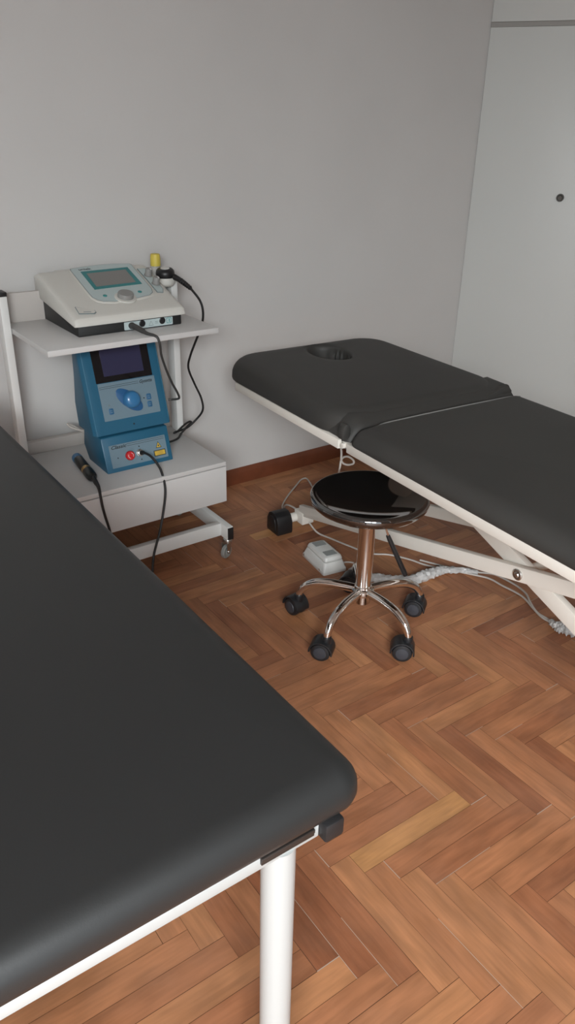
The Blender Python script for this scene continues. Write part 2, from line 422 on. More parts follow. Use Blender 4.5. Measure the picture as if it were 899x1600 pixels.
# ------------------------------------------------------------------ near treatment table (front left)
nx0, nx1, ny0, ny1 = -.17, .550, .555, 2.47
nt = thing('treatment_table', 'charcoal vinyl treatment table in the left foreground on round white legs', 'treatment table', ((nx0+nx1)/2, (ny0+ny1)/2, 0))
c = cushion(nx1-nx0, ny1-ny0, .045, .670, .735, .040, crown=.004, rb=.020)
link('cushion', c, M['vinyl_near'], nt, angle=80)
P = Part(nt)
cx = (nx0+nx1)/2
P('side_rail', MB().box(.473, .503, .575, 2.43, .634, .666), M['white_tube'], bevel=.003)
P('side_rail', MB().box(2*cx-.503, 2*cx-.473, .575, 2.43, .634, .666), M['white_tube'], bevel=.003)
P('end_rail', MB().box(2*cx-.472, .472, .567, .607, .645, .6665), M['white_tube'], bevel=.002)
P('end_rail', MB().box(2*cx-.474, .474, 2.395, 2.43, .645, .6665), M['white_tube'], bevel=.002)
P('end_cap', MB().box(.472, .504, .552, .580, .643, .674), [M['grey_cap']], bevel=.004)
P('end_cap', MB().box(2*cx-.504, 2*cx-.472, .552, .580, .643, .674), [M['grey_cap']], bevel=.004)
P('leg_bracket', MB().box(.378, .462, .5635, .6, .6555, .6685).box(.378, .462, .562, .566, .662, .6685), M['dark_slot'], bevel=.001)
for lx, ly in ((.420, .587), (2*cx-.420, .587), (.420, 2.41), (2*cx-.420, 2.41)):
    leg = P('leg', MB().rev([(.0238,.012),(.0238,.648)], (lx, ly, 0), n=40), M['white_tube'])
    P('rubber_foot', MB().rev([(.022,0),(.025,.003),(.025,.02),(.0226,.026)], (lx, ly, 0), n=32), M['black_plastic'], parent=leg)

# ------------------------------------------------------------------ far scissor table
FA = R(3.5)          # local x = cross direction C, local y = long direction L
ft = thing('treatment_table', 'charcoal vinyl treatment table with face hole and scissor frame by the back wall', 'treatment table', (0,0,0), -FA)
# main cushion
m0, m1, w0, w1 = .36, 1.768, 1.318, 2.036
main = cushion(w1-w0, m1-m0, .05, .628, .690, .056, crown=.006)
main.v = [(x+(w0+w1)/2, y+(m0+m1)/2, z) for x, y, z in main.v]
# pinched vinyl near the hinge corner
def pinch(v, cx_, cy_, rad, dz):
    x, y, z = v; d = math.hypot(x-cx_, y-cy_); t = max(0, 1-d/rad)
    return (x, y, z - dz*t*t*(1 if z > .64 else 0))
main.v = [pinch(v, w0, m1, .16, .016) for v in main.v]
cm = link('cushion', main, M['vinyl_far'], ft, angle=80)
pip = []
for k in range(25):
    t = k/24; x = w0+.035 + (w1-w0-.065)*t
    pip.append((x, m1-.034 - (.030*(1-t/.12)**2 if t < .12 else 0) - (.015*((t-.93)/.07)**2 if t > .93 else 0), .6845 - (.020*(1-t/.16)**2 if t < .16 else 0) + .003*math.sin(t*PI)))
link('piping', MB().tube(pip, .0022, 6, smooth=3), M['piping'], cm)
# head cushion with face hole
h0, h1 = 1.79, 2.598
hw0, hw1 = 1.318, 2.050
head = cushion(hw1-hw0, h1-h0, .140, .628, .707, .062, crown=.003, hole=(1.706-(hw0+hw1)/2, 2.420-(h0+h1)/2, .075, .108), NP=14, ES=14)
def headwarp(v):
    x, y, z = v; x += (hw0+hw1)/2; y += (h0+h1)/2
    # square hinge corners: push the rounded corners back out
    t = max(0, 1-(y-h0)/.125)
    if t > 0:
        if x < hw0+.125: x = x - (hw0+.125-x)*0
    return (x, y, z)
head.v = [headwarp(v) for v in head.v]
hc = link('head_cushion', head, M['vinyl_far'], ft, angle=80)
# square hinge end of the head cushion: loose vinyl gathered over the seam
def flap_mesh():
    mb = MB(); nu, nv = 44, 8; vs = []
    for i in range(nu+1):
        t = i/nu; x = hw0+.012 + (hw1-hw0-.012)*t
        for j in range(nv+1):
            s_ = j/nv; y = h0+.115 - .132*s_
            z = .6995 - .004*s_ - .045*max(0, s_-.62)**1.5*2.6
            z += .0035*noise.noise(Vector((x*22, y*40, 1.0)))*(s_ if s_ < .9 else .6)
            if t < .08: z -= .060*(1-t/.08)**1.6
            if t > .985: z -= .02
            vs.append((x, y, z))
    fs = [(i*(nv+1)+j, (i+1)*(nv+1)+j, (i+1)*(nv+1)+j+1, i*(nv+1)+j+1) for i in range(nu) for j in range(nv)]
    lo = [(x, y, z-.006) for x, y, z in vs]; n = len(vs)
    bd = [(i*(nv+1)) for i in range(nu+1)] + [nu*(nv+1)+j for j in range(1, nv+1)] + [i*(nv+1)+nv for i in range(nu-1, -1, -1)] + [j for j in range(nv-1, 0, -1)]
    mb.add(vs+lo, fs + [tuple(n+a for a in f[::-1]) for f in fs] + [(bd[k], bd[(k+1) % len(bd)], n+bd[(k+1) % len(bd)], n+bd[k]) for k in range(len(bd))])
    return mb
link('hinge_flap', flap_mesh(), M['vinyl_far'], hc, angle=70)
XZ = ((0,0,0),(1,0,0),(0,0,1),(0,-1,0))
link('seam_fold', MB().prism([(1.90,.672),(1.955,.690),(1.992,.703),(2.016,.7065),(2.024,.695),(2.036,.683),(2.034,.655),(1.95,.655)], XZ, -(h0+.012), -(h0-.006)), M['vinyl_far'], hc, bevel=.004)
link('seam_fold', MB().prism([(1.319,.634),(1.317,.655),(1.322,.674),(1.330,.684),(1.342,.682),(1.350,.668),(1.350,.650),(1.345,.636)], XZ, -(h0+.020), -(h0-.008)), M['vinyl_far'], hc, bevel=.005)
link('reflection_board', MB().box(1.353, 1.999, m0+.02, m1-.01, .6175, .6285), M['pale_board'], ft)  # unseen pale board, added to reflect grey in the stool seat
link('reflection_board', MB().box(1.349, 1.999, 1.81, 2.465, .6175, .6285), M['board'], ft)  # unseen dark board, added for the black in the seat's reflection
# frames
fr = MB()
fr.box(1.322, 1.352, m0+.01, m1-.002, .600, .630).box(2.0, 2.03, m0+.01, m1-.002, .600, .630)
fr.box(1.352, 2.0, m0+.01, m0+.04, .600, .630).box(1.352, 2.0, m1-.035, m1-.002, .600, .630)
link('main_frame', fr, M['cream_metal'], ft, bevel=.003)
fr = MB().box(1.318, 1.348, 1.803, 2.470, .600, .630).box(2.0, 2.03, 1.803, 2.470, .600, .630).box(1.348, 2.0, 2.44, 2.470, .600, .630).box(1.348, 2.0, 1.803, 1.835, .600, .630)
link('head_frame', fr, M['cream_metal'], ft, bevel=.003)
hg = MB().box(1.330, 1.350, 1.755, 1.835, .606, .626).rev([(.009,-.014),(.009,.014)], (1.334, 1.786, .616), (1,0,0), 16)
link('hinge', hg, M['cream_metal'], ft, bevel=.001)
hg = MB().box(2.0, 2.02, 1.755, 1.835, .606, .626).rev([(.009,-.014),(.009,.014)], (2.014, 1.786, .616), (1,0,0), 16)
link('hinge', hg, M['cream_metal'], ft, bevel=.001)
# scissor arms: one pair each side
def zb1(y): return .378 + .258*(1.236-y)
def zb2(y): return .378 - .345*(1.236-y)
for side, ca, cb in ((0, 1.560, 1.585), (1, 1.86, 1.835)):
    a1 = MB().bar((ca, 2.36, zb1(2.36)), (ca, .50, zb1(.50)), .022, .046)
    o1 = link('scissor_arm', a1, M['cream_metal'], ft, bevel=.003)
    a2 = MB().bar((cb, 1.87, zb2(1.87)), (cb, .27, zb2(.27)), .022, .052)
    link('scissor_arm', a2, M['cream_metal'], ft, bevel=.003)
    sx = -1 if side == 0 else 1
    pv = MB().rev([(.017,0),(.017,.003),(.0145,.005),(.011,.005),(.0105,.002),(.0085,.002),(.0085,.006),(.006,.0085),(0,.009)], (ca+sx*.011, 1.236, .378), (sx,0,0), 28)
    link('pivot_bolt', pv, M['zinc'], o1)
cx0, cx1 = 1.455, 1.965
link('floor_tube', MB().rev([(.019,0),(.019,cx1-cx0)], (cx0, 2.385, .050), (1,0,0), 24).rev([(.0245,0),(.0245,.022)], (cx0+.105, 2.385, .050), (1,0,0), 24).box(1.545, 1.60, 2.33, 2.39, .035, .085), M['cream_metal'], ft, bevel=.0015)
link('floor_tube', MB().rev([(.019,0),(.019,cx1-cx0)], (cx0, .25, .030), (1,0,0), 24), M['cream_metal'], ft)
def foot(x0, x1, y):
    poly = [(-.042,0),(.042,0),(.045,.012),(.043,.055),(.030,.080),(.010,.090),(-.012,.090),(-.032,.078),(-.044,.052),(-.045,.012)]
    f = MB().prism(poly, ((x0, y, 0), (0,1,0), (0,0,1), (1,0,0)), 0, x1-x0)
    return f.prism([(a*.62, .010+b*.72) for a, b in poly], ((x0, y, 0), (0,1,0), (0,0,1), (1,0,0)), -.004, .002)
for x0, x1, y in ((1.443, 1.512, 2.395), (1.908, 1.977, 2.395), (1.443, 1.512, .25), (1.908, 1.977, .25)):
    link('foot', foot(x0, x1, y), M['black_plastic'], ft, bevel=.004)
link('cross_tube', MB().rev([(.015,0),(.015,.28)], (1.57, 1.236, .378), (1,0,0), 20), M['cream_metal'], ft)
link('cross_tube', MB().rev([(.015,0),(.015,.26)], (1.58, 1.80, zb2(1.80)), (1,0,0), 20), M['cream_metal'], ft)

# ------------------------------------------------------------------ stool
st = thing('rolling_stool', 'round stool with glossy black seat and chrome star base on casters', 'stool', (1.460, 1.596, 0))
sp = [(.165*k/12, .4440 + .0255*(k/12)**2.0) for k in range(13)] + [(.171,.4708),(.1765,.4698),(.1805,.4645),(.1815,.4560),(.178,.4460),(.168,.4360),(.150,.4290),(.11,.4240),(.05,.4230),(0,.4230)]
sp = [(r*1.01, z+.018) for r, z in sp]
link('seat', MB().rev(sp, n=72, cap=False), M['black_gloss'], st, angle=60)
link('seat_plate', MB().rev([(.0,.437),(.075,.437),(.075,.432),(.032,.428),(.032,.412),(0,.412)], n=36, cap=False), M['black_plastic'], st)
link('column', MB().rev([(.0,.412),(.0275,.412),(.0285,.405),(.0268,.402),(.0262,.250),(.0255,.150),(.0255,.115),(0,.115)], n=40, cap=False), M['chrome'], st)
link('hub', MB().rev([(0,.100),(.0265,.100),(.027,.128),(.036,.132),(.038,.140),(.037,.150),(.033,.154),(.029,.150),(.028,.162),(.0245,.166),(0,.166)], n=40, cap=False), M['chrome'], st)
lv = MB().tube([(.030,-.024,.420),(.046,-.034,.372),(.056,-.041,.338)], .0035, 10, smooth=3)
lev = link('height_lever', lv, M['chrome'], st)
link('grip', MB().tube([(.055,-.040,.342),(.058,-.042,.332),(.104,-.075,.212),(.107,-.077,.204)], .0075, 12, smooth=2, radii=[.0055,.0075,.0085,.0065]), M['black_plastic'], lev)
arm_r = [(.018,.143),(.06,.1455),(.11,.1455),(.155,.139),(.190,.121),(.209,.097),(.215,.078)]
am = MB().tube([(r, 0, z) for r, z in arm_r], .012, 16, smooth=6, radii=[.0150,.0150,.0150,.0145,.0135,.012,.011])
def caster_parts(mb_w, mb_c, mb_h):
    pass
swivel = [-60, -85, -52, -45, -55]
proto = None
for k, ang in enumerate((56, 128, 200, 272, 344)):
    rot = Matrix.Rotation(R(ang), 4, 'Z')
    if k == 0:
        arm0 = link('arm', am, M['chrome'], st)
        arm0.matrix_local = rot; arm = arm0
    else:
        arm = arm0.copy(); COL.objects.link(arm); arm.parent = st; arm.matrix_local = rot
    # caster: forked hood and two wheels, as one mesh with cap discs
    if k == 0:
        cw = MB()
        for s_ in (-1, 1):
            cw.rev([(.006,.003),(.024,.003),(.0262,.007),(.0262,.016),(.0240,.0200),(.019,.0215),(0,.0215)], (0,0,0), (0, s_, 0), 28, 0)
            cw.rev([(0,.0212),(.0175,.0212),(.016,.0232),(.008,.0245),(0,.0248)], (0,0,0), (0, s_, 0), 24, 1, cap=False)
        hp = []
        for i in range(15):
            a = R(-8 + 190*i/14); hp.append((.0315*math.cos(a), .0315*math.sin(a)))
        hp2 = hp + [(.0275*math.cos(R(182 - 190*i/14)), .0275*math.sin(R(182-190*i/14))) for i in range(15)]
        hood = MB().prism(hp2, ((0,-.0225,0),(1,0,0),(0,0,1),(0,1,0)), 0, .045)
        hood.prism(circ(0, 0, .024, 20), ((0,-.0035,0),(1,0,0),(0,0,1),(0,1,0)), 0, .007)
        hood.rev([(.0115,.016),(.0125,.036),(.0115,.042)], (.012, 0, 0), n=20)
        hood.v = [(x*1.22, y*1.22, z*1.22) for x, y, z in hood.v]; cw.v = [(x*1.22, y*1.22, z*1.22) for x, y, z in cw.v]
        ca = link('caster', hood, M['black_caster'], st, bevel=.0012)
        link('wheel', cw, [M['black_caster'], M['caster_cap']], ca)
        cas = ca
    else:
        cas = ca.copy(); COL.objects.link(cas); cas.parent = st
        for ch in ca.children:
            d = ch.copy(); COL.objects.link(d); d.parent = cas
    p = rot @ Vector((.215, 0, 0)); sw = R(swivel[k])
    cas.matrix_local = Matrix.Translation((p.x - .0146*math.cos(sw), p.y - .0146*math.sin(sw), .0322)) @ Matrix.Rotation(sw, 4, 'Z')

# ------------------------------------------------------------------ instrument trolley
tx0, tx1 = .748, 1.342
tr = thing('instrument_trolley', 'white two-tier instrument trolley on casters standing against the back wall', 'trolley', ((tx0+tx1)/2, 2.43, 0))
P = Part(tr)
SZ = .868
P('shelf', MB().box(tx0, tx1, 2.285, 2.700, SZ-.018, SZ), M['white_lam'], bevel=.001)
bz0, bz1, by0, by1 = .228, .387, 2.250, 2.690
P('top_panel', MB().box(tx0, tx1, by0+.001, by1, bz1-.016, bz1), M['white_lam'], bevel=.0008)
P('carcass', MB().box(tx0, tx0+.016, by0+.019, by1, bz0+.004, bz1-.016).box(tx1-.016, tx1, by0+.019, by1, bz0+.004, bz1-.016).box(tx0+.016, tx1-.016, by0+.019, by1, bz0+.004, bz0+.018).box(tx0+.016, tx1-.016, by1-.012, by1, bz0+.018, bz1-.016), M['white_lam'])
P('drawer_front', MB().box(tx0, tx1, by0, by0+.017, bz0, bz1-.019), M['white_lam'], bevel=.0008)
for xa, xb in ((tx0-.027, tx0-.001), (tx1+.001, tx1+.027)):
    po = P('post', MB().box(xa, xb, 2.622, 2.672, .135, .972), M['white_metal'], bevel=.002)
    P('post_cap', MB().box(xa-.001, xb+.001, 2.621, 2.673, .972, .986), M['black_plastic'], parent=po, bevel=.002)
P('rear_upstand', MB().box(tx0-.001, tx1+.001, 2.702, 2.717, .850, .965), M['beige_rear'], bevel=.002)
P('rear_rail', MB().box(tx0-.001, tx1+.001, 2.692, 2.717, .375, .432), M['beige_rear'], bevel=.002)
fbx = ((tx0-.022, tx0+.002), (tx1-.014, tx1+.010))
fbx = ((.744, .768), (1.322, 1.347))
for xa, xb in fbx:
    fb = P('foot_bar', MB().box(xa, xb, 2.215, 2.70, .080, .135), M['white_metal'], bevel=.002)
    P('end_cap', MB().box(xa+.001, xb-.001, 2.211, 2.2165, .083, .132), M['black_plastic'], parent=fb, bevel=.0012)
P('cross_bar', MB().box(.768, 1.322, 2.262, 2.287, .082, .134), M['white_metal'], bevel=.002)
ci = 0
for xa, xb in fbx:
    for y, sw in ((2.236, 205), (2.64, 30)):
        cx_ = (xa+xb)/2
        k = MB().rev([(.012,.0798),(.0165,.0795),(.0185,.074),(.0185,.066),(.012,.062)], (cx_, y, 0), n=28)
        s_ = R(sw); d = Vector((math.cos(s_), math.sin(s_), 0)); sd = Vector((-d.y, d.x, 0)); wc = Vector((cx_, y, .0275)) + d*.012
        for q in (-1, 1):
            k.prism([(-.016,.038),(.010,.038),(.010,.006),(.004,-.006),(-.006,-.006),(-.012,.004)], (wc + sd*(q*.0125) - sd*.001, d, Vector((0,0,1)), sd), 0, .002)
        cs = P('caster', k, M['zinc'], bevel=.0006)
        P('wheel', MB().rev([(0,-.009),(.010,-.009),(.012,-.007),(.024,-.008),(.0272,-.005),(.0272,.005),(.024,.008),(.012,.007),(.010,.009),(0,.009)], wc, sd, 32, cap=False), M['grey_rubber'], parent=cs)
        P('axle', MB().rev([(.005,-.0165),(.005,.0165)], wc, sd, 14), M['zinc'], parent=cs)

# ------------------------------------------------------------------ ultrasound unit on the shelf
us = thing('ultrasound_unit', 'ivory and black desktop therapy unit with teal-framed screen on the trolley shelf', 'therapy device', (1.075, 2.56, SZ))
P = Part(us)
x0, x1, y0, y1 = .888, 1.262, 2.393, 2.730
bp = [(y0, SZ+.004), (y0+.004, SZ), (y1, SZ), (y1, SZ+.075), (y0, SZ+.036)]
P('base', MB().prism([(y, z) for y, z in bp], ((x0+.003,0,0),(0,1,0),(0,0,1),(1,0,0)), 0, x1-x0-.006), M['base_black'], bevel=.002)
sp_ = [(y0-.004, SZ+.033), (y0-.004, SZ+.045), (y0+.004, SZ+.058), (y0+.020, SZ+.065), (y1-.035, SZ+.150), (y1-.012, SZ+.152), (y1+.008, SZ+.140), (y1+.010, SZ+.076)]
rings = []
for xx, ins in ((x0-.008, .012), (x0-.005, .005), (x0+.002, .0015), (x0+.012, 0), (x1-.008, 0), (x1+.004, .0015), (x1+.011, .005), (x1+.014, .012)):
    cyy = sum(p[0] for p in sp_)/len(sp_); czz = SZ+.085
    ring = []
    for y, z in sp_:
        zz = z - (ins if z > SZ+.04+.11*(y-y0)/.34 else 0)
        yy = y + (ins*.4 if y < y0+.05 else 0)
        tx = xx if xx > 1.1 else xx
        ring.append((tx + (.010*(y-y0)/.34 if xx > 1.1 else 0), yy, zz))
    rings.append(ring)
shell = P('shell', MB().loft(rings), M['shell'], bevel=.0025, angle=50)
# sloping face frame
fo = Vector((0, y0+.020, SZ+.065)); fv = Vector((0, (y1-.035)-(y0+.020), .085)).normalized(); fu = Vector((1,0,0)); fn = fu.cross(fv)
FR = (fo, fu, fv, fn); V0 = .022
def vv(l): return [(a, b - V0) for a, b in l]
pan = vv([(1.004,.334),(1.06,.342),(1.115,.346),(1.17,.344),(1.224,.336),(1.228,.328),(1.216,.140),(1.208,.116),(1.190,.100),(1.141,.090),(1.054,.083),(1.020,.092),(1.004,.104),(.995,.125),(.9945,.15),(1.0,.325)])
P('raised_bezel', MB().prism([(1.11+(a-1.11)*1.07, .2+(b-.2)*1.05-.004) for a, b in pan], FR, -.002, .0022), M['shell'], parent=shell, bevel=.002, angle=50)
P('panel_outline', MB().prism([(1.11+(a-1.11)*1.018, .19+(b-.19)*1.014) for a, b in pan], FR, 0, .0027), M['panel_line'], parent=shell)
cp_ = P('control_panel', MB().prism(pan, FR, 0, .0031), M['panel'])
P('screen_bezel', MB().prism(vv([(1.027,.305),(1.205,.309),(1.200,.180),(1.022,.172)]), FR, .0029, .0044), M['teal'], parent=cp_)
P('screen', MB().prism(vv([(1.041,.287),(1.189,.291),(1.184,.194),(1.036,.189)]), FR, .0042, .0049), M['lcd'], parent=cp_)
def onf(a, b, h): return fo + fu*a + fv*(b-V0) + fn*h
P('knob_ring', MB().rev([(0,.001),(.037,.001),(.037,.005),(.0345,.006),(0,.006)], onf(1.100,.098,0), fn, 36, cap=False), M['shell'])
P('dial_knob', MB().rev([(0,.004),(.027,.004),(.0268,.017),(.025,.0205),(0,.0215)], onf(1.100,.098,0), fn, 40, cap=False), M['knob_grey'])
P('side_panel', MB().prism(vv([(1.236,.296),(1.270,.291),(1.266,.235),(1.258,.130),(1.247,.108),(1.226,.113),(1.232,.2)]), FR, 0, .0022), M['panel_line'], parent=shell)
P('side_panel', MB().prism(vv([(1.238,.294),(1.268,.289),(1.264,.235),(1.256,.131),(1.246,.110),(1.228,.115),(1.234,.2)]), FR, 0, .0027), M['panel'], parent=shell)
for a, b in ((1.252,.236), (1.249,.170)):
    kn = P('small_knob', MB().rev([(0,.002),(.0155,.002),(.0155,.005),(.0125,.006),(.0118,.026),(.010,.029),(0,.0295)], onf(a, b, 0), fn, 30, cap=False), M['knob_grey'])
    P('marker', MB().prism([(-.0016,-.012),(.0016,-.012),(.0016,.0),(-.0016,.0)], (onf(a+.004, b, .0292), fu, fv, fn), 0, .0012), M['white_print'], parent=kn)
for a, b in ((1.038,.124), (1.166,.126)):
    P('button', MB().rev([(0,.002),(.0075,.002),(.007,.0045),(0,.005)], onf(a, b, 0), fn, 20, cap=False), M['ink_teal'], parent=cp_)
tri = vv([(.913,.076),(.966,.042),(.966,.028),(.957,.020),(.908,.030)])
P('logo_badge', MB().prism(tri, FR, -.001, .0022), M['panel_line'], parent=shell)
P('logo_badge', MB().prism([(.938+(a-.938)*.94, .026+(b-.026)*.88) for a, b in tri], FR, -.001, .0027), M['shell'], parent=shell)
P('logo_badge', MB().prism(vv([(.926,.038),(.95,.034),(.95,.031),(.926,.035)]), FR, .002, .0031), M['panel_line'], parent=shell)
text('lettering', 'uniek', onf(1.026, .316, .0032), fu, fv, fn, .020, M['ink'], cp_, us.location, width=.046)
P('rear_handle', MB().box(.955, 1.035, y1+.004, y1+.028, SZ+.128, SZ+.150), M['shell'], bevel=.006)
# front connector label
fz = Vector((x0+.003, y0, SZ)); FF = (fz, Vector((1,0,0)), Vector((0,0,1)), Vector((0,-1,0)))
fl = P('connector_label', MB().prism(rrect(.178, .026, .003, 4, .245, .0175), FF, -.001, .0012), M['panel'])
for a, b in ((.183,.017), (.221,.020), (.295,.021)):
    P('socket', MB().rev([(.0115,0),(.0115,.0016),(.009,.0030),(.009,.0016),(0,.0016)], fz + Vector((a, 0, b)), (0,-1,0), 24, cap=False), M['black_plastic'], parent=fl)
def tri_out(cx_, cy_, s_):
    return [(cx_-s_, cy_-s_*.8), (cx_+s_, cy_-s_*.8), (cx_, cy_+s_)]
P('warning_print', MB().prism(tri_out(.253,.0165,.009), FF, .001, .0015), M['panel_line'], parent=fl)
P('warning_print', MB().prism(tri_out(.253,.0165,.0072), FF, .001, .0017), M['panel'], parent=fl)
P('warning_print', MB().prism(rrect(.0185,.018,.003,4,.320,.0195), FF, .001, .0015).prism(rrect(.0155,.015,.003,4,.320,.0195), FF, .001, .0016, 1).prism(rrect(.003,.011,.001,2,.321,.0195), FF, .001, .0018), [M['ink_teal'], M['panel']], parent=fl)
P('warning_print', MB().box(fz.x+.268, fz.x+.279, y0-.0016, y0-.001, SZ+.020, SZ+.0215).box(fz.x+.268, fz.x+.279, y0-.0016, y0-.001, SZ+.015, SZ+.0162), M['panel_line'], parent=fl)
# side holder for the treatment head
hx, hy, hz = 1.318, 2.615, SZ+.118
P('head_holder', MB().rev([(.0,-.008),(.026,-.008),(.033,0),(.036,.022),(.033,.022),(.030,.004),(0,.002)], (hx, hy, hz-.022), n=32, cap=False).box(1.275, hx-.02, hy-.02, hy+.02, hz-.026, hz-.004), M['shell'], bevel=.001)

# treatment head (applicator) with its cable
ah = thing('ultrasound_applicator', 'black round ultrasound applicator head resting in the holder of the ivory unit', 'applicator', (hx, hy, hz))
P = Part(ah)
hd = P('head', MB().rev([(0,-.018),(.024,-.018),(.029,-.012),(.030,-.001),(.0285,.001),(.0285,.003),(.0325,.006),(.0345,.015),(.0325,.024),(.027,.030),(.019,.0325),(0,.033)], (hx, hy, hz), (-.06,-.12,1), 40, cap=False), M['black_plastic'])
P('badge', MB().rev([(0,.0325),(.0165,.0325),(.016,.0338),(0,.0342)], (hx, hy, hz), (-.06,-.12,1), 28, cap=False), M['knob_light'], parent=hd)
bo = MB().tube([(hx+.020, hy-.028, hz+.004), (hx+.030, hy-.046, hz-.003), (hx+.040, hy-.075, hz-.014), (hx+.046, hy-.105, hz-.028)], .009, 12, smooth=4, radii=[.011,.0095,.008,.006])
for k in range(6):
    t = k/5; bo.rev([(.0098-.002*t,-.0016),(.0105-.002*t,0),(.0098-.002*t,.0016)], (hx+.034+.011*t, hy-.055-.044*t, hz-.007-.018*t), (.2,-.9,-.4), 14)
P('strain_relief', bo, M['black_plastic'])
cabpts = [(hx+.046, hy-.105, hz-.028), (1.372, 2.462, .925), (1.378, 2.452, .885), (1.380, 2.468, .835), (1.373, 2.50, .775), (1.362, 2.53, .71), (1.368, 2.56, .655), (1.400, 2.575, .585), (1.428, 2.575, .52), (1.435, 2.58, .468), (1.412, 2.60, .425), (1.372, 2.602, .400), (1.325, 2.60, .394), (1.312, 2.595, .393), (1.330, 2.598, .396), (1.372, 2.625, .404), (1.405, 2.64, .408), (1.412, 2.635, .405), (1.385, 2.615, .402), (1.335, 2.575, .395), (1.295, 2.535, .3925), (1.245, 2.515, .395), (1.195, 2.510, .402)]
P('cable', MB().tube(cabpts, .0042, 8, smooth=5), M['rubber'])

# grey cable plugged in the front of the ultrasound unit
gc = thing('connector_cable', 'dark grey cable from the front socket of the ivory unit to the blue device', 'cable', (1.074, 2.39, SZ+.019))
P = Part(gc)
P('plug', MB().tube([(1.072, 2.394, SZ+.018), (1.076, 2.365, SZ+.017), (1.088, 2.335, SZ+.009)], .008, 14, smooth=3, radii=[.0105,.0095,.0085]), M['grey_cable'])
P('cable', MB().tube([(1.086, 2.338, SZ+.010), (1.092, 2.315, SZ+.005), (1.102, 2.29, SZ+.0035), (1.110, 2.278, SZ-.004), (1.116, 2.276, SZ-.03), (1.126, 2.29, .80), (1.152, 2.31, .74), (1.183, 2.335, .685), (1.210, 2.355, .645), (1.228, 2.375, .616), (1.2335, 2.40, .602), (1.226, 2.420, .596), (1.212, 2.430, .594)], .004, 8, smooth=5, radii=[.0075,.006,.005,.0042,.004,.004,.004,.004,.004,.004,.004,.004,.004]), M['grey_cable'])

# ------------------------------------------------------------------ gel bottle behind the unit
gb = thing('gel_bottle', 'clear plastic bottle with yellow cap behind the ivory unit', 'bottle', (1.312, 2.6765, SZ))
link('bottle_body', MB().rev([(0,0),(.022,0),(.024,.003),(.024,.128),(.022,.140),(.013,.150),(.012,.156),(0,.156)], n=32, cap=False), M['clear'], gb)
link('cap', MB().rev([(0,.150),(.0185,.150),(.0185,.176),(.017,.190),(.015,.192),(0,.192)], n=28, cap=False), M['yellow_cap'], gb)

# ------------------------------------------------------------------ blue laser unit
BZ = .387
la = thing('laser_unit', 'blue upright laser therapy unit with red stop button on the trolley lower tier', 'therapy device', (1.064, 2.48, BZ))
P = Part(la)
lx0, lx1 = .936, 1.191
lp = [(2.371, BZ), (2.411, BZ+.120), (2.56, BZ+.120), (2.575, BZ+.05), (2.535, BZ)]
P('lower_housing', MB().prism(lp, ((lx0,0,0),(0,1,0),(0,0,1),(1,0,0)), 0, lx1-lx0), M['blue'], bevel=.004)
ux0, ux1 = .917, 1.214
uo = Vector((ux0, 2.412, .514)); uvv = Vector((0,.09,.285)).normalized(); un = Vector((1,0,0)).cross(uvv)
top = uo + uvv*.325
def sect(x, ins, b):
    return [(x, 2.412+ins, .514), (x, top.y+ins, top.z), (x, top.y+.055-b*.4, top.z), (x, 2.585-b, .70), (x, 2.60-b, .60), (x, 2.585-b, .514)]
P('upper_housing', MB().loft([sect(ux0, .014, .03), sect(ux0+.010, 0, .022), sect(ux0+.03, 0, 0), sect(ux1-.03, 0, 0), sect(ux1-.010, 0, .022), sect(ux1, .014, .03)]), M['blue'], bevel=.003)
UF = (uo, Vector((1,0,0)), uvv, un)
def onu(a, b, h): return uo + Vector((a,0,0)) + uvv*b + un*h
P('edge_highlight', MB().bar(onu(.0105,.02,.0005), onu(.0105,.315,.0005), .0016, .0016, un), M['blue_edge'])  # crease highlight put into the colour as thin lighter strips, both sides
P('edge_highlight', MB().bar(onu(.2865,.02,.0005), onu(.2865,.315,.0005), .0016, .0016, un), M['blue_edge'])
dw = P('display_window', MB().prism(rrect(.211,.147,.002,2,.1495,.2515), UF, -.002, .0012), M['glass_black'])
P('display', MB().prism(rrect(.150,.118,.002,2,.151,.257), UF, .001, .0018), M['screen_violet'], parent=dw)
cpn = P('control_panel', MB().prism(rrect(.213,.129,.002,2,.1535,.1115), UF, -.002, .0014), M['panel_blue'])
P('printed_line', MB().bar(onu(.050,.1635,.0015), onu(.196,.1655,.0015), .0006, .0012, uvv), M['ink'], parent=cpn)
P('printed_line', MB().bar(onu(.050,.1575,.0015), onu(.196,.1590,.0015), .0006, .0012, uvv), M['ink'], parent=cpn)
text('lettering', 'Gyzetta', onu(.199,.1575,.0015), (1,0,0), uvv, un, .0155, M['ink'], cpn, la.location, shear=.35, width=.048)
ang = math.atan2(-.075, .080)
P('knob_recess', MB().prism(circ(.151,.107,.057,40,.027,ang), UF, 0, .004), M['wing_blue'], parent=cpn, bevel=.0015)
P('knob', MB().rev([(0,.003),(.031,.003),(.0305,.012),(.028,.021),(.022,.0265),(.012,.029),(0,.0295)], onu(.157,.107,0), un, 40, cap=False), M['knob_blue'])
for a, b in ((.077,.078), (.225,.106), (.224,.080)):
    kk = P('key', MB().prism(rrect(.0175,.021,.004,4,a,b), UF, 0, .0030), M['key_blue'], bevel=.0008)
    P('key_print', MB().prism(rrect(.010,.0015,.0005,1,a,b+.003), UF, .002, .0034).prism(rrect(.010,.0015,.0005,1,a,b-.003), UF, .002, .0034), M['panel_blue'], parent=kk)
P('indicator', MB().rev([(.0026,0),(.0026,.0022)], onu(.206,.104,0), un, 12), M['ink'], parent=cpn)
P('indicator', MB().rev([(.0032,-.001),(.0032,.0012)], onu(.151,.022,0), un, 14), M['ink'])
P('printed_line', MB().prism(tri_out(.074,.101,.0045), UF, .001, .0017), M['panel_line'], parent=cpn)
